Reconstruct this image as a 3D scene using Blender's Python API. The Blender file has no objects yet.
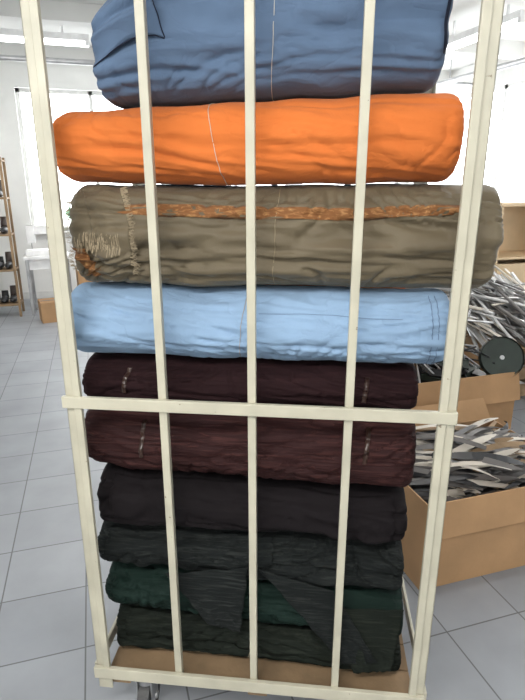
import bpy, bmesh, math, random
from mathutils import Vector, Matrix, noise
random.seed(7)
S=bpy.context.scene
S.view_settings.view_transform='Standard'
R=math.radians
CAGE=R(-23)

# ---------------- materials ----------------
def newmat(n):
    m=bpy.data.materials.new(n); m.use_nodes=True
    nt=m.node_tree; b=nt.nodes['Principled BSDF']; return m,nt,b
def mat(n,col,rough=.6,metal=0,var=.12,scale=8,bump=0.0,bscale=60,emis=0,chips=None):
    m,nt,b=newmat(n); N=nt.nodes; L=nt.links
    tc=N.new('ShaderNodeTexCoord'); nz=N.new('ShaderNodeTexNoise'); nz.inputs['Scale'].default_value=scale; nz.inputs['Detail'].default_value=5
    L.new(tc.outputs['Object'],nz.inputs['Vector'])
    cr=N.new('ShaderNodeValToRGB'); cr.color_ramp.elements[0].position=.3; cr.color_ramp.elements[1].position=.7
    cr.color_ramp.elements[0].color=[c*(1-var) for c in col]+[1]; cr.color_ramp.elements[1].color=[min(1,c*(1+var)) for c in col]+[1]
    L.new(nz.outputs['Fac'],cr.inputs['Fac']); out=cr.outputs['Color']
    if chips:
        n4=N.new('ShaderNodeTexNoise'); n4.inputs['Scale'].default_value=45; n4.inputs['Detail'].default_value=6; L.new(tc.outputs['Object'],n4.inputs['Vector'])
        r4=N.new('ShaderNodeValToRGB'); r4.color_ramp.elements[0].position=.715; r4.color_ramp.elements[1].position=.74
        L.new(n4.outputs['Fac'],r4.inputs['Fac']); mx=N.new('ShaderNodeMix'); mx.data_type='RGBA'
        L.new(r4.outputs['Color'],mx.inputs[0]); L.new(out,mx.inputs[6]); mx.inputs[7].default_value=list(chips)+[1]; out=mx.outputs[2]
    L.new(out,b.inputs['Base Color'])
    b.inputs['Roughness'].default_value=rough; b.inputs['Metallic'].default_value=metal
    if bump:
        n2=N.new('ShaderNodeTexNoise'); n2.inputs['Scale'].default_value=bscale; L.new(tc.outputs['Object'],n2.inputs['Vector'])
        bp=N.new('ShaderNodeBump'); bp.inputs['Strength'].default_value=bump; bp.inputs['Distance'].default_value=.01
        L.new(n2.outputs['Fac'],bp.inputs['Height']); L.new(bp.outputs['Normal'],b.inputs['Normal'])
    if emis:
        b.inputs['Emission Color'].default_value=(1,1,1,1); b.inputs['Emission Strength'].default_value=emis
    return m
def fabric(n,col,rough=.8,sheen=.3,rib=None,col2=None,ribamt=.4,weave=.25,spec=.3,ribbump=.6,crease=0):
    m,nt,b=newmat(n); N=nt.nodes; L=nt.links
    tc=N.new('ShaderNodeTexCoord')
    nz=N.new('ShaderNodeTexNoise'); nz.inputs['Scale'].default_value=5; nz.inputs['Detail'].default_value=6
    L.new(tc.outputs['Object'],nz.inputs['Vector'])
    cr=N.new('ShaderNodeValToRGB')
    cr.color_ramp.elements[0].position=.3; cr.color_ramp.elements[1].position=.7
    cr.color_ramp.elements[0].color=[c*.88 for c in col]+[1]; cr.color_ramp.elements[1].color=[min(1,c*1.1) for c in col]+[1]
    L.new(nz.outputs['Fac'],cr.inputs['Fac'])
    w=N.new('ShaderNodeTexNoise'); w.inputs['Scale'].default_value=1; w.inputs['Detail'].default_value=3
    mp=N.new('ShaderNodeMapping'); mp.inputs['Scale'].default_value=(900,300,300)
    L.new(tc.outputs['Object'],mp.inputs['Vector']); L.new(mp.outputs['Vector'],w.inputs['Vector'])
    bp=N.new('ShaderNodeBump'); bp.inputs['Strength'].default_value=weave; bp.inputs['Distance'].default_value=.002
    L.new(w.outputs['Fac'],bp.inputs['Height']); out=cr.outputs['Color']; nrm=bp.outputs['Normal']
    if crease:
        mp3=N.new('ShaderNodeMapping'); mp3.inputs['Scale'].default_value=(5,9,9); mp3.inputs['Rotation'].default_value=(0,.5,0)
        L.new(tc.outputs['Object'],mp3.inputs['Vector'])
        n5=N.new('ShaderNodeTexNoise'); n5.inputs['Scale'].default_value=1.6; n5.inputs['Detail'].default_value=3; n5.inputs['Distortion'].default_value=1.0
        L.new(mp3.outputs['Vector'],n5.inputs['Vector'])
        s1=N.new('ShaderNodeMath'); s1.operation='SUBTRACT'; s1.inputs[1].default_value=.5; L.new(n5.outputs['Fac'],s1.inputs[0])
        s2=N.new('ShaderNodeMath'); s2.operation='ABSOLUTE'; L.new(s1.outputs[0],s2.inputs[0])
        s3=N.new('ShaderNodeMath'); s3.operation='SMOOTH_MIN'; s3.inputs[1].default_value=.05; s3.inputs[2].default_value=.05; L.new(s2.outputs[0],s3.inputs[0])
        b3=N.new('ShaderNodeBump'); b3.inputs['Strength'].default_value=crease; b3.inputs['Distance'].default_value=.12
        L.new(s3.outputs[0],b3.inputs['Height']); L.new(nrm,b3.inputs['Normal']); nrm=b3.outputs['Normal']
    if rib:
        mp2=N.new('ShaderNodeMapping'); mp2.inputs['Scale'].default_value=rib
        L.new(tc.outputs['Object'],mp2.inputs['Vector'])
        n3=N.new('ShaderNodeTexNoise'); n3.inputs['Scale'].default_value=1; n3.inputs['Detail'].default_value=4; n3.inputs['Distortion'].default_value=.6
        L.new(mp2.outputs['Vector'],n3.inputs['Vector'])
        r2=N.new('ShaderNodeValToRGB'); r2.color_ramp.elements[0].position=.5; r2.color_ramp.elements[1].position=.72
        L.new(n3.outputs['Fac'],r2.inputs['Fac'])
        mx=N.new('ShaderNodeMix'); mx.data_type='RGBA'
        mu=N.new('ShaderNodeMath'); mu.operation='MULTIPLY'; mu.inputs[1].default_value=ribamt
        L.new(r2.outputs['Color'],mu.inputs[0]); L.new(mu.outputs[0],mx.inputs[0])
        L.new(out,mx.inputs[6]); mx.inputs[7].default_value=list(col2)+[1]; out=mx.outputs[2]
        bp2=N.new('ShaderNodeBump'); bp2.inputs['Strength'].default_value=ribbump; bp2.inputs['Distance'].default_value=.006
        L.new(n3.outputs['Fac'],bp2.inputs['Height']); L.new(nrm,bp2.inputs['Normal']); nrm=bp2.outputs['Normal']
    L.new(nrm,b.inputs['Normal'])
    L.new(out,b.inputs['Base Color'])
    b.inputs['Roughness'].default_value=rough; b.inputs['Sheen Weight'].default_value=sheen; b.inputs['Sheen Roughness'].default_value=.4
    b.inputs['Specular IOR Level'].default_value=spec
    return m
M={}
M['paint']=mat('cream_paint',(.47,.445,.35),.3,0,.12,9,.05,40,chips=(.2,.16,.11))
M['wood']=mat('plywood',(.27,.18,.10),.7,0,.3,6,.2)
M['rubber']=mat('rubber',(.06,.06,.06),.6)
M['steel']=mat('galvanised_steel',(.45,.45,.46),.35,.8,.2)
M['wall']=mat('wall_plaster',(.82,.82,.80),.9,0,.04,3)
M['ceil']=mat('ceiling_paint',(.68,.68,.66),.9,0,.05,2)
M['frame']=mat('window_frame',(.7,.7,.68),.5)
M['white']=mat('white_plastic',(.8,.8,.8),.4)
M['card']=mat('cardboard',(.42,.25,.125),.85,0,.12,5,.1,30)
M['black']=mat('black_plastic',(.02,.02,.022),.4)
M['dgreen']=mat('green_enamel',(.022,.033,.026),.5,.1,.3)
M['plywood2']=mat('light_wood',(.62,.46,.28),.55,0,.12,4)
M['lamp']=mat('lamp_tube',(1,1,1),.5,emis=6)
M['string']=mat('jute_string',(.36,.29,.19),.9)
M['strw']=mat('white_string',(.55,.52,.45),.9)
M['tape']=mat('packing_tape',(.04,.02,.014),.3,0,.3,30)
M['gold']=fabric('gold_braid',(.20,.085,.03),.7,.1,(60,140,140),(.50,.27,.11),.8,spec=.2)
M['plant']=mat('leaf_green',(.08,.32,.14),.5)
M['clay']=mat('terracotta',(.4,.18,.1),.8)
M['brown']=mat('brown_leather',(.05,.035,.03),.5)
M['greyst']=mat('grey_strip',(.13,.12,.115),.5,0,.4,3)
M['whitest']=mat('pale_strip',(.55,.50,.43),.5,0,.2,3)
M['alum']=mat('aluminium_rod',(.55,.55,.55),.35,.5,.3,5)

F={}
F['blue']=fabric('slate_blue_cloth',(.100,.150,.235),.9,.1,crease=.16,spec=.15)
F['orange']=fabric('orange_cloth',(.61,.165,.040),.92,.08,crease=.14,spec=.1)
F['beige']=fabric('olive_taupe_cloth',(.128,.102,.063),.55,.12,spec=.3,weave=.5,crease=.08)
F['sky']=fabric('pale_blue_cloth',(.245,.36,.51),.9,.08,crease=.20,spec=.12)
F['choc']=fabric('dark_maroon_cloth',(.018,.008,.009),.85,.0,(5,110,110),(.035,.015,.016),.5,spec=.1)
F['burg']=fabric('burgundy_crinkle_cloth',(.026,.009,.009),.7,.0,(5,120,120),(.085,.031,.027),.65,spec=.15,ribbump=1.0)
F['black']=fabric('black_cloth',(.010,.008,.009),.85,.0,spec=.12)
F['grey']=fabric('charcoal_streak_cloth',(.010,.012,.012),.8,.0,(9,170,170),(.05,.055,.05),.5,spec=.12)
F['green']=fabric('bottle_green_cloth',(.006,.017,.013),.75,.0,(10,120,120),(.013,.030,.024),.4,spec=.18)
F['green2']=fabric('dark_olive_cloth',(.010,.013,.010),.8,.0,(10,150,150),(.035,.04,.03),.5,spec=.12)
F['edge']=fabric('navy_selvedge',(.010,.014,.03),.8,.0)

# ---------------- mesh helpers ----------------
def finish(name,bm,mats,parent=None,loc=(0,0,0),rz=0,smooth=False,bevel=0):
    me=bpy.data.meshes.new(name); bm.normal_update(); bm.to_mesh(me); bm.free()
    for m in mats: me.materials.append(m)
    o=bpy.data.objects.new(name,me); S.collection.objects.link(o)
    o.location=loc; o.rotation_euler=(0,0,rz)
    if parent: o.parent=parent
    if smooth:
        for p in me.polygons: p.use_smooth=True
    if bevel:
        b=o.modifiers.new('bev','BEVEL'); b.width=bevel; b.segments=2; b.limit_method='ANGLE'
    return o
def empty(name,loc=(0,0,0),rz=0):
    o=bpy.data.objects.new(name,None); S.collection.objects.link(o); o.location=loc; o.rotation_euler=(0,0,rz); return o
def box(bm,x0,x1,y0,y1,z0,z1,mi=0,mx=None):
    r=bmesh.ops.create_cube(bm,size=1)
    T=Matrix.Translation(((x0+x1)/2,(y0+y1)/2,(z0+z1)/2))@Matrix.Diagonal((x1-x0,y1-y0,z1-z0,1))
    if mx: T=mx@T
    bmesh.ops.transform(bm,matrix=T,verts=r['verts'])
    for f in {f for v in r['verts'] for f in v.link_faces}: f.material_index=mi
def cyl(bm,p0,p1,r,mi=0,seg=16,r2=None):
    p0=Vector(p0);p1=Vector(p1);d=p1-p0
    g=bmesh.ops.create_cone(bm,cap_ends=True,segments=seg,radius1=r,radius2=r if r2 is None else r2,depth=d.length)
    q=d.to_track_quat('Z','Y').to_matrix().to_4x4()
    bmesh.ops.transform(bm,matrix=Matrix.Translation((p0+p1)/2)@q,verts=g['verts'])
    for f in {f for v in g['verts'] for f in v.link_faces}: f.material_index=mi

# ---------------- cage trolley ----------------
cage=empty('roll_cage_trolley',(0,0,0),CAGE)
XL,XR,D=-.495,.450,.66
H=2.36
bm=bmesh.new()
for (x,sg) in ((XL,1),(XR,-1)):
    box(bm,x-.022,x+.022,-.005,.0,.2,H)
    box(bm,x-sg*.022,x-sg*.017,-.005,.04,.2,H)
    box(bm,x+sg*.002,x+sg*.022,-.014,-.005,.27,H)
    box(bm,x-.02,x+.02,D-.005,D,.2,H)
    box(bm,x-sg*.02,x-sg*.015,D-.04,D,.2,H)
sp=(XR-XL)/4
for i in (1,2,3):
    x=XL+sp*i+(-.006 if i==2 else 0)
    box(bm,x-.0105,x+.0105,-.006,.015,.27,H-.01)
    box(bm,x-.0105,x+.0105,D-.03,D-.007,.27,H-.01)
for z,h in ((1.173,.032),(.272,.04),(H-.02,.04)):
    box(bm,XL-.027,XR+.022,-.020,-.0065,z-h/2,z+h/2)
    box(bm,XL-.02,XR+.02,D,D+.01,z-h/2,z+h/2)
for x in (XL-.032,XR+.022):
    box(bm,x,x+.01,0,D,.25,.29); box(bm,x,x+.01,0,D,H-.04,H)
finish('frame',bm,[M['paint']],cage,bevel=.002)
bm=bmesh.new()
for i in range(6):
    y=.02+i*.102; box(bm,XL,XR,y,y+.096,.222,.24)
for x in (XL+.01,-.05,XR-.07): box(bm,x,x+.06,.02,D-.03,.195,.2219)
finish('base_slats',bm,[M['wood']],cage,bevel=.002)
for k,(x,y) in enumerate(((XL+.10,.08),(XR-.10,.08),(XL+.10,D-.1),(XR-.10,D-.1))):
    bm=bmesh.new()
    box(bm,x-.05,x+.05,y-.04,y+.04,.188,.195,1)
    box(bm,x-.026,x-.021,y-.03,y+.03,.07,.188,1); box(bm,x+.021,x+.026,y-.03,y+.03,.07,.188,1)
    cyl(bm,(x-.018,y+.01,.075),(x+.018,y+.01,.075),.0745,0,32)
    cyl(bm,(x-.03,y+.01,.075),(x+.03,y+.01,.075),.012,1,12)
    cyl(bm,(x,y,.15),(x,y,.188),.03,1,20)
    finish('caster_%d'%(k+1),bm,[M['rubber'],M['steel']],cage)

# ---------------- fabric rolls ----------------
BZ=[2.215,1.905,1.712,1.450,1.247,1.112,.882,.710,.550,.385,.243]
SL=[0,.03,.0,.0,.0,.0,-.02,-.01,-.02,-.05,0]
def bound(k,x):
    b=BZ[k]+SL[k]*x
    if 0<k<10:
        g=1.6 if k>5 else 1
        b+=g*(.009*noise.noise(Vector((x*3.1,k*7.3,0)))+.005*noise.noise(Vector((x*9,k*3.3,5))))
    if k==0: b+=-.13*max(0,(-x-.25)/.15)+.014*noise.noise(Vector((x*5,1,1)))
    return b
class Roll:
    def __init__(s,k,x0,x1,y0,y1,seed,amp,n=2.5,fold=0,twist=.0,fine=1,ffreq=16):
        s.k=k;s.x0=x0;s.x1=x1;s.yc=(y0+y1)/2;s.hy=(y1-y0)/2;s.seed=seed;s.amp=amp;s.n=n;s.fold=fold;s.twist=twist;s.fine=fine;s.ff=ffreq
    def surf(s,x,phi,off=0,shrink=1):
        tp=bound(s.k,x)-.0012; bt=bound(s.k+1,x)+.0012
        zc=(tp+bt)/2; hz=(tp-bt)/2
        e=min(x-s.x0,s.x1-x); e=max(0,e); re=.035; k=1
        if e<re: k=1-(1-math.sqrt(max(0,1-(1-e/re)**2)))*.2
        c=math.cos(phi); sn=math.sin(phi)
        cc=math.copysign(abs(c)**(2/s.n),c); ss=math.copysign(abs(sn)**(2/s.n),sn)
        w=min(1,abs(c)*1.6)
        a=s.amp; sd=s.seed
        q=Vector((x*2.2+sd,phi*.9,sd)); 
        d=-a*1.2*(noise.noise(q)+.5)
        q=Vector((x*7*(1-.3*s.twist)+sn*2.2*(1+1.6*s.twist)+sd*3,sn*1.0*(1+s.twist)-x*2,sd+c)); d-=a*1.1*abs(noise.noise(q))
        q=Vector((x*22+sn*2.5+sd*5,sn*3-x*6,sd+4+c)); d-=a*.35*s.fine*abs(noise.noise(q))
        if s.fold:
            q=Vector((x*s.ff-sn*(3.0+3*s.twist)*math.sin(x*4+sd),sn*1.2,sd+9+c)); v=1-abs(noise.noise(q))*2
            d-=s.fold*max(0,v)**4
        d=min(0,d)*w
        st=.0022*max(0,min(1,(phi%(2*math.pi)-1.0)/(2*math.pi)))
        r=k*shrink
        return Vector((x,s.yc-(s.hy*cc*r)-math.copysign(1,c)*(d-st+off)*abs(c),zc+hz*ss*r+(d-st+off)*sn*.6))
    def build(s,m,nu=220,nv=110):
        bm=bmesh.new(); L=s.x1-s.x0; rings=[]
        us=[i/nu for i in range(nu+1)]
        us=[ (1-math.cos(math.pi*t))/2*.35+t*.65 for t in us]
        cen=s.cen=Vector(((s.x0+s.x1)/2,s.yc,(BZ[s.k]+BZ[s.k+1])/2))
        for t in us:
            x=s.x0+L*t
            rings.append([bm.verts.new(s.surf(x,2*math.pi*j/nv)-cen) for j in range(nv)])
        for a,b in zip(rings,rings[1:]):
            for j in range(nv):
                bm.faces.new((a[j],b[j],b[(j+1)%nv],a[(j+1)%nv]))
        for end,xx,sg in ((rings[0],s.x0,1),(rings[-1],s.x1,-1)):
            prev=end; n=26
            for q in range(1,n+1):
                sh=1-q/n*.86
                ins=sg*(.004+.006*(q%2)+.003*noise.noise(Vector((q,s.seed,0))))
                if q>n-3: ins=sg*.03
                cur=[]
                for j in range(nv):
                    p=s.surf(xx,2*math.pi*j/nv,shrink=sh); p.x+=ins; cur.append(bm.verts.new(p-cen))
                for j in range(nv):
                    f=(prev[j],prev[(j+1)%nv],cur[(j+1)%nv],cur[j])
                    fc=bm.faces.new(f if sg>0 else f[::-1])
                    if q>=n-3: fc.material_index=1
                prev=cur
            fc=bm.faces.new(prev if sg>0 else prev[::-1]); fc.material_index=1
        bmesh.ops.recalc_face_normals(bm,faces=bm.faces)
        loc=Matrix.Rotation(CAGE,3,'Z')@cen
        s.par=finish('fabric_roll',bm,[m,M['card']],None,loc,CAGE,smooth=True)
        return s.par
    def patch(s,name,fn,nu,nv,m,thick=.0012):
        bm=bmesh.new(); g=[]
        for i in range(nu+1):
            row=[]
            for j in range(nv+1):
                x,ph,off=fn(i/nu,j/nv); row.append(bm.verts.new(s.surf(x,ph,off)-s.cen))
            g.append(row)
        for i in range(nu):
            for j in range(nv): bm.faces.new((g[i][j],g[i+1][j],g[i+1][j+1],g[i][j+1]))
        o=finish(name,bm,[m],s.par,smooth=True)
        sm=o.modifiers.new('s','SOLIDIFY'); sm.thickness=thick; sm.offset=0
        return o
    def line(s,name,fn,n,m,r=.0009,off=.0018):
        cu=bpy.data.curves.new(name,'CURVE'); cu.dimensions='3D'; cu.bevel_depth=r; cu.bevel_resolution=2
        sp=cu.splines.new('POLY'); sp.points.add(n)
        for i in range(n+1):
            t=fn(i/n); p=s.surf(t[0],t[1],t[2] if len(t)>2 else off)-s.cen; sp.points[i].co=(p.x,p.y,p.z,1)
        cu.materials.append(m)
        o=bpy.data.objects.new(name,cu); S.collection.objects.link(o); o.parent=s.par
    def string(s,x,slant=.01,m=None,a0=0,a1=360,r=.0009):
        s.line('tie_string',lambda t:(x+slant*math.sin(R(a0+(a1-a0)*t))+.003*noise.noise(Vector((t*9,x*9,s.seed))),R(a0+(a1-a0)*t)),90,m or M['string'],r)

Y0=.05
front=[ # k,x0,x1,y1,mat,amp,n,fold,fine,ff,twist
 (0,-.405,.392,.36,'blue',.022,2.7,.010,.4,6,.8),
 (1,-.53,.442,.34,'orange',.012,2.35,.006,.7,10,.4),
 (2,-.510,.555,.33,'beige',.028,2.6,.018,.3,7,1.2),
 (3,-.545,.465,.33,'sky',.014,2.35,.009,.7,10,.6),
 (4,-.520,.40,.33,'choc',.014,2.6,.008,.8,12,.3),
 (5,-.530,.405,.34,'burg',.016,2.5,.010,.8,12,.3),
 (6,-.505,.398,.33,'black',.020,2.8,.014,.8,9,.5),
 (7,-.525,.402,.33,'grey',.024,2.7,.018,.8,9,.8),
 (8,-.510,.415,.33,'green',.024,2.7,.020,.8,9,.8),
 (9,-.490,.418,.33,'green2',.020,2.9,.016,.8,9,.6)]
Rs=[]
for (k,x0,x1,y1,m,a,n,fo,fi,ff,tw) in front:
    r=Roll(k,x0,x1,Y0+(.0 if k not in(4,) else .02),y1,k*3.7+1.3,a,n,fo,tw,fi,ff); r.build(F[m]); Rs.append(r)
backm=['grey','sky','blue','orange','burg','green','beige','choc','black','grey']
for k in range(10):
    r=Roll(k,-.46+.02*random.random(),.38+.03*random.random(),.365,.61,50+k*2.1,.010,2.5,.006)
    r.build(F[backm[k]],nu=90,nv=56)

blue,orange,beige,sky,choc,burg,blackr,grey,green,bot=Rs
blue.string(.015,.012,M['strw'],r=.0008); orange.string(-.125,-.018,M['strw'],r=.0008); beige.string(.02,.006,r=.0007)
sky.string(-.065,.012,M['string'],r=.0007); bot.string(-.05,.01,r=.0007)
# folded-over corner: triangular flap with dark selvedge on its free edge
flap=lambda u,v:(-.400+.17*u*(1-.55*v)+.015*v,R(-8+62*v+6*math.sin(u*3)),.008+.016*math.sin(u*math.pi)*(1-.5*v)+.006*noise.noise(Vector((u*3,v*4,1)))+.004)
blue.patch('folded_corner',flap,30,30,F['blue'],.0022)
blue.line('flap_selvedge_1',lambda t:(lambda a:(a[0]+.001,a[1],a[2]+.001))(flap(1,t)),50,F['edge'],.0013)
blue.line('flap_selvedge_2',lambda t:(lambda a:(a[0],a[1]-.01,a[2]+.001))(flap(t,0)),50,F['edge'],.0013)
lay=lambda u,v:(-.22+.585*u,R(14+5*math.sin(u*5)+52*v),.004+.008*(1-v)+.004*noise.noise(Vector((u*6,v*2,4))))
blue.patch('loose_layer',lay,60,16,F['blue'],.002)
blue.line('layer_seam',lambda t:(lambda a:(a[0],a[1]-.01,a[2]))(lay(.45+.55*t,0)),60,F['edge'],.0012)
blue.patch('selvedge_edge',lambda u,v:(.379+.007*u+.004*math.sin(v*14),R(-60+150*v),.003),4,60,F['edge'])
for i,(a,b) in enumerate(((30,10),(38,10))):
    blue.line('seam_line_%d'%(i+1),lambda t,a=a,b=b:(.16+.218*t,R(a+b*t*t+3*math.sin(t*8))),50,F['edge'],.0014,.015)
beige.patch('braid_band',lambda u,v:(-.42+.89*u,R(18+3*math.sin(u*7)+(20-6*u)*v+9*u),.0022+.001*math.sin(u*50)),160,4,M['gold'])
beige.patch('braid_end',lambda u,v:(-.485+.045*u+.02*math.sin(v*5),R(-58+50*v),.003+.002*math.sin(v*20)),8,30,M['gold'])
beige.patch('loose_fold',lambda u,v:(-.455+.10*u+.03*math.sin(v*3.0)-.03*v,R(-62+135*v),.003+.014*math.sin(u*math.pi)**2+.004*noise.noise(Vector((u*4,v*6,2)))),26,60,F['beige'],.002)
bm=bmesh.new(); rf=random.Random(3)
for i in range(520):
    v=rf.random(); x=-.355+.03*math.sin(v*3.0)-.03*v; ph=R(-62+135*v); down=0
    if i%3==0: x=-.508
    if i%5==1: x=-.48+.12*rf.random(); ph=R(-6+10*rf.random()); down=.5
    l=rf.uniform(.006,.020); prev=None
    for q in range(4):
        t=q/3; xx=x+(0 if down else l*t*(1 if i%3 else -1)); p=beige.surf(max(beige.x0,xx),ph+rf.gauss(0,.03)*t-down*t*l*14,.004+.004*t+(.012 if down else 0))-beige.cen
        if i%3==0 and not down: p.x=xx-beige.cen.x
        sd_=Vector((.0005,0,0)) if down else Vector((0,0,.0005))
        a=bm.verts.new(p-sd_); b=bm.verts.new(p+sd_)
        if prev: bm.faces.new((prev[0],a,b,prev[1]))
        prev=(a,b)
finish('frayed_fringe',bm,[M['string']],beige.par)
for i,xx in enumerate((.41,.425)):
    sky.line('selvedge_%d'%(i+1),lambda t,xx=xx:(xx+.004*math.sin(t*4),R(-70+140*t)),60,F['blue'],.0008)
sky.line('marker_scribble',lambda t:(-.48+.10*t,R(-12+6*math.sin(t*17)-8*t)),40,M['black'],.0007,.001)
sky.line('pulled_thread',lambda t:(-.02+.36*t,R(28+2*math.sin(t*5))),50,F['blue'],.0006,.001)
for rr,xx,w in ((choc,-.40,.012),(choc,.25,.012),(burg,-.36,.012),(burg,.26,.012)):
    rr.patch('packing_tape',lambda u,v,xx=xx,w=w:(xx+w*u+.01*v,R(-10+60*v),.0015),2,30,M['tape'],.0006)
for rr,xa,xb,a0,mm,sd in ((blackr,-.46,.36,-18,'black',1),(grey,-.49,.02,-30,'grey',2),(green,-.02,.39,-10,'green',3),(green,-.48,-.20,-25,'green',4),(bot,-.45,.30,0,'green2',5)):
    rr.patch('loose_layer',lambda u,v,xa=xa,xb=xb,a0=a0,sd=sd:(xa+(xb-xa)*u+.01*noise.noise(Vector((v*5,sd,1))),R(a0+10*noise.noise(Vector((u*4,sd,2)))+(70-a0)*v),.002+.009*(1-v)*abs(noise.noise(Vector((u*7,sd,7))))*2+.002),70,16,F[mm],.002)
def tail(name,par,pts,m,rip=.006,n=30):
    A,B,C,Dd=[Vector(p) for p in pts]; bm=bmesh.new(); g=[]
    for i in range(n+1):
        row=[]
        for j in range(n+1):
            u=i/n;v=j/n
            p=(A*(1-u)+B*u)*(1-v)+(Dd*(1-u)+C*u)*v
            p.y+=rip*v*(math.sin(u*9+v*3)*.6+noise.noise(Vector((u*4,v*3,len(name)))))
            p.x+=.012*noise.noise(Vector((v*5,u*3,7))); p.z+=.010*noise.noise(Vector((v*3,u*6,17)))
            p.y+=.008*math.cos(v*math.pi)
            row.append(bm.verts.new(p-par.cen))
        g.append(row)
    for i in range(n):
        for j in range(n): bm.faces.new((g[i][j],g[i+1][j],g[i+1][j+1],g[i][j+1]))
    o=finish(name,bm,[m],par.par,smooth=True); s=o.modifiers.new('s','SOLIDIFY'); s.thickness=.002; s.offset=0
tail('cloth_tail_1',grey,[(-.30,.046,.60),(-.05,.046,.64),(-.07,.036,.43),(-.17,.036,.45)],F['grey'])
tail('cloth_tail_2',grey,[(-.02,.046,.64),(.20,.046,.58),(.34,.036,.36),(.24,.036,.34)],F['grey'])
tail('cloth_tail_3',green,[(.20,.046,.52),(.405,.048,.53),(.38,.038,.33),(.27,.036,.31)],F['green2'])

# ---------------- room ----------------
XLw,XRw,YB,YF,CH=-2.4,5.0,7.6,-4.0,3.3
def tiles():
    m,nt,b=newmat('floor_tiles'); N=nt.nodes; L=nt.links
    tc=N.new('ShaderNodeTexCoord'); mp=N.new('ShaderNodeMapping'); mp.inputs['Location'].default_value=(.886,-.92+.345*4,0)
    L.new(tc.outputs['Object'],mp.inputs['Vector'])
    br=N.new('ShaderNodeTexBrick'); br.offset=0; br.squash=1
    br.inputs['Scale'].default_value=1; br.inputs['Brick Width'].default_value=.345; br.inputs['Row Height'].default_value=.345
    br.inputs['Mortar Size'].default_value=.0035; br.inputs['Mortar Smooth'].default_value=.3
    br.inputs['Color1'].default_value=(.335,.355,.385,1); br.inputs['Color2'].default_value=(.375,.395,.425,1); br.inputs['Mortar'].default_value=(.14,.145,.15,1)
    L.new(mp.outputs['Vector'],br.inputs['Vector'])
    nz=N.new('ShaderNodeTexNoise'); nz.inputs['Scale'].default_value=3; nz.inputs['Detail'].default_value=8
    L.new(tc.outputs['Object'],nz.inputs['Vector'])
    mx=N.new('ShaderNodeMix'); mx.data_type='RGBA'; mx.blend_type='MULTIPLY'; mx.inputs[0].default_value=.45
    L.new(br.outputs['Color'],mx.inputs[6]); L.new(nz.outputs['Fac'],mx.inputs[7])
    L.new(mx.outputs[2],b.inputs['Base Color']); b.inputs['Roughness'].default_value=.42
    return m
bm=bmesh.new(); box(bm,XLw-.2,XRw+.2,YF-.2,YB+.2,-.1,0); finish('floor',bm,[tiles()])
bm=bmesh.new(); box(bm,XLw-.2,XRw+.2,YF-.2,YB+.2,CH,CH+.1)
for y in (1.2,3.0,4.8,6.6): box(bm,XLw,XRw,y,y+.18,CH-.16,CH)
finish('ceiling',bm,[M['ceil']])
def wall(name,axis,pos,a0,a1,wins,th=.2,out=1):
    bm=bmesh.new()
    def bx(a,b,z0,z1):
        lo,hi=(pos,pos+th*out) if out>0 else (pos-th,pos)
        if axis=='x': box(bm,a,b,lo,hi,z0,z1)
        else: box(bm,lo,hi,a,b,z0,z1)
    cur=a0
    for (a,b,z0,z1) in wins:
        bx(cur,a,0,CH); bx(a,b,0,z0); bx(a,b,z1,CH); cur=b
    bx(cur,a1,0,CH)
    finish(name,bm,[M['wall']])
wb=[(-1.25,.75,1.0,2.95),(1.0,2.8,1.0,2.95),(3.0,4.85,1.0,2.95)]
wr=[(1.0,3.3,1.0,2.95),(3.5,7.4,1.0,2.95)]
wf=[(-2.2,1.2,2.45,3.1),(1.4,4.8,2.45,3.1)]  # openings of the added wall behind camera, set high so light falls from above
wl=[(-2.8,-.8,2.1,3.1)]  # added opening out of view, kept small to limit light from this side
wall('wall_back','x',YB,XLw,XRw,wb); wall('wall_right','y',XRw,YF,YB,wr); wall('wall_left','y',XLw,YF,YB,wl,out=-1)
wall('added_light_wall','x',YF,XLw,XRw,wf,out=-1)  # unseen wall added behind camera; its solid lower part darkens the lower scene
n=0
for ax,pos,ws in (('x',YB+.08,wb),('y',XRw+.08,wr),('x',YF-.1,wf),('y',XLw-.1,wl)):
    for (a,b,z0,z1) in ws:
        n+=1; bm=bmesh.new()
        def bb(p,q,z,w):
            if ax=='x': box(bm,p,q,pos,pos+.05,z,w)
            else: box(bm,pos,pos+.05,p,q,z,w)
        t=.05
        bb(a,b,z0,z0+t); bb(a,b,z1-t,z1); bb(a,a+t,z0,z1); bb(b-t,b,z0,z1); mm=(a+b)/2; bb(mm-.025,mm+.025,z0,z1)
        if n<=5:
            if ax=='x': box(bm,a-.05,b+.05,YB-.1,YB+.1,z0-.03,z0)
            else: box(bm,XRw-.1,XRw+.1,a-.05,b+.05,z0-.03,z0)
        finish('window_%d'%n,bm,[M['frame']])  # front and left ones frame the added, unseen light openings
bm=bmesh.new(); box(bm,XLw,XRw,YB-.015,YB,0,.1); finish('baseboard_back',bm,[M['frame']])
bm=bmesh.new(); box(bm,XRw-.015,XRw,-1,YB-.02,0,.1); finish('baseboard_right',bm,[M['frame']])

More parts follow.
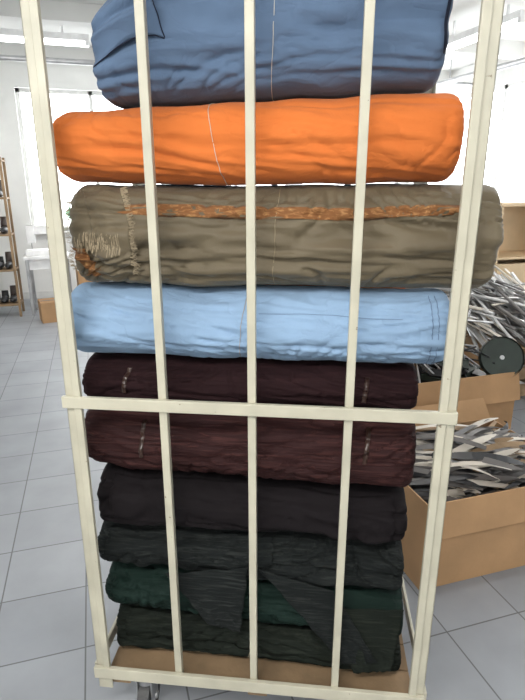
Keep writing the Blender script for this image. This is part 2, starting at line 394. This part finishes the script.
def lampfix(x,y,rz,L=1.3,power=18):
    e=empty('fluorescent_lamp',(x,y,CH-.16-.001),rz)
    bm=bmesh.new(); box(bm,-L/2,L/2,-.07,.07,-.06,0); box(bm,-L/2,-L/2+.04,-.06,.06,-.10,-.06); box(bm,L/2-.04,L/2,-.06,.06,-.10,-.06)
    for sx in (-.4,.4): box(bm,sx-.01,sx+.01,-.01,.01,0,.16)
    finish('housing',bm,[M['white']],e)
    bm=bmesh.new()
    for y2 in (-.035,.035): cyl(bm,(-L/2+.04,y2,-.085),(L/2-.04,y2,-.085),.013)
    finish('tubes',bm,[M['lamp']],e)
    li=bpy.data.lights.new('lamp_glow','AREA'); li.shape='RECTANGLE'; li.size=L; li.size_y=.12; li.energy=power; li.color=(1,.97,.93)
    o=bpy.data.objects.new('lamp_glow',li); S.collection.objects.link(o); o.parent=e; o.location=(0,0,-.11)
lampfix(-.9,5.3,0,power=30); lampfix(3.4,3.9,R(90),power=30); lampfix(-1.1,-1.7,R(0),1.5,82); lampfix(1.4,.6,R(0),1.3,14)
bm=bmesh.new(); cyl(bm,(XLw,5.9,CH-.3),(XRw,5.9,CH-.3),.03); cyl(bm,(4.2,1,CH-.35),(4.2,YB,CH-.35),.035)
for y in (2,4,6): cyl(bm,(4.2,y,CH-.35),(4.2,y,CH),.008)
for x in (-1.5,.5,2.5,4.5): cyl(bm,(x,5.9,CH-.3),(x,5.9,CH),.008)
finish('ceiling_pipe',bm,[M['steel']])

# ---------------- cardboard boxes ----------------
def cbox(x0,x1,y0,y1,h,flaps):
    e=empty('cardboard_box')
    bm=bmesh.new(); t=.006
    box(bm,x0,x1,y0,y1,0.001,.01)
    box(bm,x0,x1,y0,y0+t,.01,h); box(bm,x0,x1,y1-t,y1,.01,h); box(bm,x0,x0+t,y0+t,y1-t,.01,h); box(bm,x1-t,x1,y0+t,y1-t,.01,h)
    for side,ang,ln in flaps:
        a=R(ang)
        if side=='f': mx=Matrix.Translation((0,y0,h))@Matrix.Rotation(a,4,'X'); box(bm,x0,x1,-ln,0,-t,0,0,mx)
        if side=='b': mx=Matrix.Translation((0,y1,h))@Matrix.Rotation(-a,4,'X'); box(bm,x0,x1,0,ln,-t,0,0,mx)
        if side=='l': mx=Matrix.Translation((x0,0,h))@Matrix.Rotation(-a,4,'Y'); box(bm,-ln,0,y0,y1,-t,0,0,mx)
    finish('carton_shell',bm,[M['card']],e); return e
boxA=cbox(.86,1.70,.46,1.12,.43,[('f',80,.16),('b',-50,.12)])
boxB=cbox(1.34,2.14,1.42,2.02,.56,[('l',-55,.2),('f',75,.18)])
boxC=cbox(.98,1.29,1.32,1.75,.38,[('b',-60,.15)])
bm=bmesh.new(); rnd=random.Random(4)
for i in range(420):
    L=rnd.uniform(.28,.52); w=rnd.uniform(.010,.020)
    cx=rnd.uniform(.98,1.58); cy=rnd.uniform(.6,.98)
    cz=.28+.22*rnd.random()*(1-abs(cx-1.28)*1.0)
    fan=(cx-1.0)*1.2
    az=rnd.gauss(-.45+fan*.8,.28); tl=rnd.gauss(.0,.12); bend=rnd.uniform(-.03,.05)
    Mx=Matrix.Translation((cx,cy,cz))@Matrix.Rotation(az,4,'Z')@Matrix.Rotation(tl,4,'Y')@Matrix.Rotation(rnd.gauss(.3,.4),4,'X')
    prev=None; mi=rnd.choice((0,0,0,0,1,1,2,2,3))
    for q in range(9):
        t=q/8-.5; ww=w*(1-(abs(t)*2)**3*.8)
        a=bm.verts.new(Mx@Vector((t*L,-ww,bend*(1-4*t*t)))); b=bm.verts.new(Mx@Vector((t*L,ww,bend*(1-4*t*t))))
        if prev: f=bm.faces.new((prev[0],a,b,prev[1])); f.material_index=mi
        prev=(a,b)
for v in bm.verts:
    v.co.x=min(max(v.co.x,.875),1.685); v.co.y=min(max(v.co.y,.475),1.105)
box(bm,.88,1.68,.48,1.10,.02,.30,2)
finish('strip_contents',bm,[M['greyst'],M['whitest'],M['black'],M['wood']],boxA)
bm=bmesh.new()
for i in range(26):
    cx=rnd.uniform(1.5,1.98);cy=rnd.uniform(1.56,1.88);cz=rnd.uniform(.42,.60)
    Mx=Matrix.Translation((cx,cy,cz))@Matrix.Rotation(rnd.uniform(0,3),4,'Z')@Matrix.Rotation(rnd.gauss(0,.35),4,'X')
    box(bm,-.09,.09,-.03,.03,-.015,.02,rnd.choice((0,0,1,2)),Mx)
for i in range(90):
    cx=rnd.uniform(1.5,1.95);cy=rnd.uniform(1.58,1.86);a=rnd.uniform(0,3)
    l=rnd.uniform(.08,.18)
    d=Vector((math.cos(a)*l,math.sin(a)*l,rnd.gauss(.04,.09)));c=Vector((cx,cy,rnd.uniform(.57,.68)))
    cyl(bm,c-d,c+d,.006,rnd.choice((1,0,0)),8)
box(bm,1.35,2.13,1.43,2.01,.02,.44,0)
finish('scrap_tools',bm,[M['black'],M['steel'],M['dgreen']],boxB)
bm=bmesh.new(); cyl(bm,(0,-.015,0),(0,.015,0),.130,0,48); cyl(bm,(0,-.022,0),(0,.022,0),.015,1,24)
g=bmesh.ops.create_cone(bm,cap_ends=False,segments=48,radius1=.135,radius2=.135,depth=.05)
bmesh.ops.transform(bm,matrix=Matrix.Rotation(R(90),4,'X'),verts=g['verts'])
o=finish('pulley_wheel',bm,[M['dgreen'],M['steel']],boxB,(2.06,1.50,.635),R(-25),bevel=.003); o.rotation_euler[0]=R(-25)
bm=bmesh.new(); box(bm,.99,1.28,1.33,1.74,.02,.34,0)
for i in range(30):
    a=rnd.uniform(0,3); c=Vector((rnd.uniform(1.07,1.2),rnd.uniform(1.43,1.64),rnd.uniform(.35,.42)))
    d=Vector((math.cos(a)*.07,math.sin(a)*.07,rnd.gauss(0,.02))); cyl(bm,c-d,c+d,.007,rnd.choice((0,1)),8)
finish('hardware',bm,[M['black'],M['steel']],boxC)
crate=empty('crate_of_metal_rods')
bm=bmesh.new(); cx0,cx1,cy0,cy1=2.2,3.1,2.08,2.8
for z in (.05,.2,.35,.5):
    box(bm,cx0,cx1,cy0,cy0+.02,z,z+.1); box(bm,cx0,cx1,cy1-.02,cy1,z,z+.1)
    box(bm,cx0,cx0+.02,cy0+.02,cy1-.02,z,z+.1); box(bm,cx1-.02,cx1,cy0+.02,cy1-.02,z,z+.1)
for x in (cx0+.02,cx1-.06):
    for y in (cy0+.02,cy1-.06): box(bm,x,x+.04,y,y+.04,0,.62)
box(bm,cx0+.02,cx1-.02,cy0+.02,cy1-.02,.50,.53)
finish('crate',bm,[M['wood']],crate)
bm=bmesh.new(); cnt=0
while cnt<320:
    c=Vector((rnd.uniform(2.25,3.1),rnd.uniform(2.1,2.7),0)); c.z=.64+.28*rnd.random()*(1-abs(c.x-2.7)*1.0)
    a=rnd.choice((rnd.gauss(R(-15),.18),rnd.gauss(R(-50),.25),rnd.gauss(R(-95),.15))); l=rnd.uniform(.3,.58); up=rnd.choice((rnd.gauss(-.12,.04),rnd.gauss(.02,.03),-.16))
    d=Vector((math.cos(a)*l,math.sin(a)*l,up))
    if min((c-d).x,(c+d).x)<2.17 or min((c-d).y,(c+d).y)<1.6 or max((c-d).y,(c+d).y)>2.9: continue
    cnt+=1
    if rnd.random()<.65: cyl(bm,c-d,c+d,rnd.uniform(.006,.014),rnd.choice((0,0,0,1,2,3)),8)
    else:
        q=d.to_track_quat('X','Z').to_matrix().to_4x4(); box(bm,-l,l,-.017,.017,-.002,.002,rnd.choice((0,0,2)),Matrix.Translation(c)@q)
finish('rods',bm,[M['alum'],M['steel'],M['whitest'],M['greyst']],crate)
bm=bmesh.new(); x0,x1,y0,y1=3.15,4.05,2.95,3.4
box(bm,x0,x0+.02,y0,y1,0,1.5); box(bm,x1-.02,x1,y0,y1,0,1.5); box(bm,x0-.02,x1+.02,y0-.02,y1,1.5,1.53)
box(bm,x0+.02,x1-.02,y1-.01,y1,.05,1.5)
for z in (.08,.55,1.02): box(bm,x0+.02,x1-.02,y0,y1-.01,z,z+.02)
box(bm,x0+.02,x0+.45,y0-.005,y0+.012,.1,.98); box(bm,x0+.46,x1-.02,y0-.005,y0+.012,.1,.98)
finish('wooden_cabinet',bm,[M['plywood2']],bevel=.002)
bm=bmesh.new(); x0,x1,y0,y1=2.1,3.7,3.7,4.4
box(bm,x0,x1,y0,y1,.82,.86)
for x in (x0+.03,x1-.08):
    for y in (y0+.03,y1-.08): box(bm,x,x+.05,y,y+.05,0,.82,1)
box(bm,x0+.08,x1-.08,y0+.04,y0+.06,.15,.2,1)
finish('work_table',bm,[M['plywood2'],M['steel']],bevel=.003)
def sewing(x,y,z,m):
    bm=bmesh.new()
    box(bm,0,.45,0,.18,0,.07); box(bm,.33,.45,.03,.15,.07,.34); box(bm,.03,.45,.04,.14,.27,.38); box(bm,.03,.13,.03,.15,.16,.38)
    cyl(bm,(.08,.09,.08),(.08,.09,.17),.006,1); cyl(bm,(.45,.09,.30),(.49,.09,.30),.055,1,24)
    finish('sewing_machine',bm,[m,M['steel']],None,(x,y,z),bevel=.012)
sewing(2.75,3.9,.861,M['white'])
def carton(x,y,z,w,d,h,m,rz=0):
    bm=bmesh.new(); box(bm,-w/2,w/2,-d/2,d/2,0,h); box(bm,-w/2,w/2,-.025,.025,h,h+.001,1); finish('carton',bm,[m,M['tape']],None,(x,y,z),rz,bevel=.003)
carton(3.45,4.15,.861,.35,.3,.28,M['card'],.2); carton(3.45,4.12,1.143,.3,.25,.2,M['white'],-.1); carton(2.45,4.1,.861,.4,.35,.45,M['card'],.1)
rack=empty('shoe_rack',(0,0,0))
bm=bmesh.new(); x0,x1,y0,y1=-2.3,-1.38,6.4,6.75
for x in (x0,x1-.03):
    for y in (y0,y1-.03): box(bm,x,x+.03,y,y+.03,0,2.0)
for z in (.15,.6,1.05,1.5,1.95): box(bm,x0,x1,y0,y1,z,z+.02)
finish('rack_frame',bm,[M['wood']],rack)
bm=bmesh.new()
for z in (.17,.62,1.07,1.52):
    for i in range(8):
        x=x0+.07+i*.108; 
        g=bmesh.ops.create_uvsphere(bm,u_segments=14,v_segments=8,radius=1)
        bmesh.ops.transform(bm,matrix=Matrix.Translation((x,y0+.15,z+.045))@Matrix.Diagonal((.05,.13,.045,1)),verts=g['verts'])
        cyl(bm,(x,y0+.22,z+.03),(x,y0+.23,z+.15+.06*(i%2)),.046,i%2,14,.04)
finish('shoes',bm,[M['black'],M['brown']],rack,smooth=True)
bm=bmesh.new(); x0,x1,y0,y1=-1.28,-.72,6.4,6.85
box(bm,x0,x1,y0,y1,.74,.78); box(bm,x0+.05,x1-.05,y0+.05,y1-.05,.6,.74)
for x in (x0+.02,x1-.06):
    for y in (y0+.02,y1-.06): box(bm,x,x+.04,y,y+.04,0,.74,1)
box(bm,x0+.06,x1-.06,y0+.1,y0+.12,.1,.14,1)
finish('small_white_table',bm,[M['white'],M['steel']],bevel=.004)
sewing(-1.25,6.5,.781,M['white'])
carton(-.95,6.1,.0,.34,.3,.26,M['card'],.2)
carton(-.45,6.7,0,.4,.4,.55,M['card'],.1); carton(-.45,6.7,.552,.36,.36,.3,M['white'],.0)
e=empty('potted_plant',(-.62,YB-.05,1.0))
bm=bmesh.new(); cyl(bm,(0,0,0.001),(0,0,.13),.05,0,24,.065); finish('pot',bm,[M['clay']],e)
bm=bmesh.new()
for i in range(60):
    a=rnd.uniform(0,6.28); t=rnd.uniform(.1,.8); L=rnd.uniform(.15,.33); w=.025
    Mx=Matrix.Translation((0,0,.12))@Matrix.Rotation(a,4,'Z')@Matrix.Rotation(t,4,'Y'); prev=None
    for q in range(6):
        s_=q/5; ww=w*math.sin(math.pi*min(.97,s_*.9+.05)); P=Vector((.08*s_*s_*2,0,L*s_))
        p1=bm.verts.new(Mx@(P+Vector((0,-ww,0)))); p2=bm.verts.new(Mx@(P+Vector((0,ww,0))))
        if prev: bm.faces.new((prev[0],p1,p2,prev[1]))
        prev=(p1,p2)
finish('leaves',bm,[M['plant']],e)

# ---------------- light & camera ----------------
w=bpy.data.worlds.new('World'); S.world=w; w.use_nodes=True
bg=w.node_tree.nodes['Background']; bg.inputs[0].default_value=(.95,.98,1,1); bg.inputs[1].default_value=6.0
cam=bpy.data.cameras.new('Camera'); co=bpy.data.objects.new('Camera',cam); S.collection.objects.link(co)
cam.sensor_fit='VERTICAL'; cam.sensor_height=24; cam.sensor_width=18; cam.lens=540/700*24; cam.clip_start=.05
co.location=(-.369,-1.201,1.72); co.rotation_euler=(R(90-17.4),0,R(-17)); S.camera=co
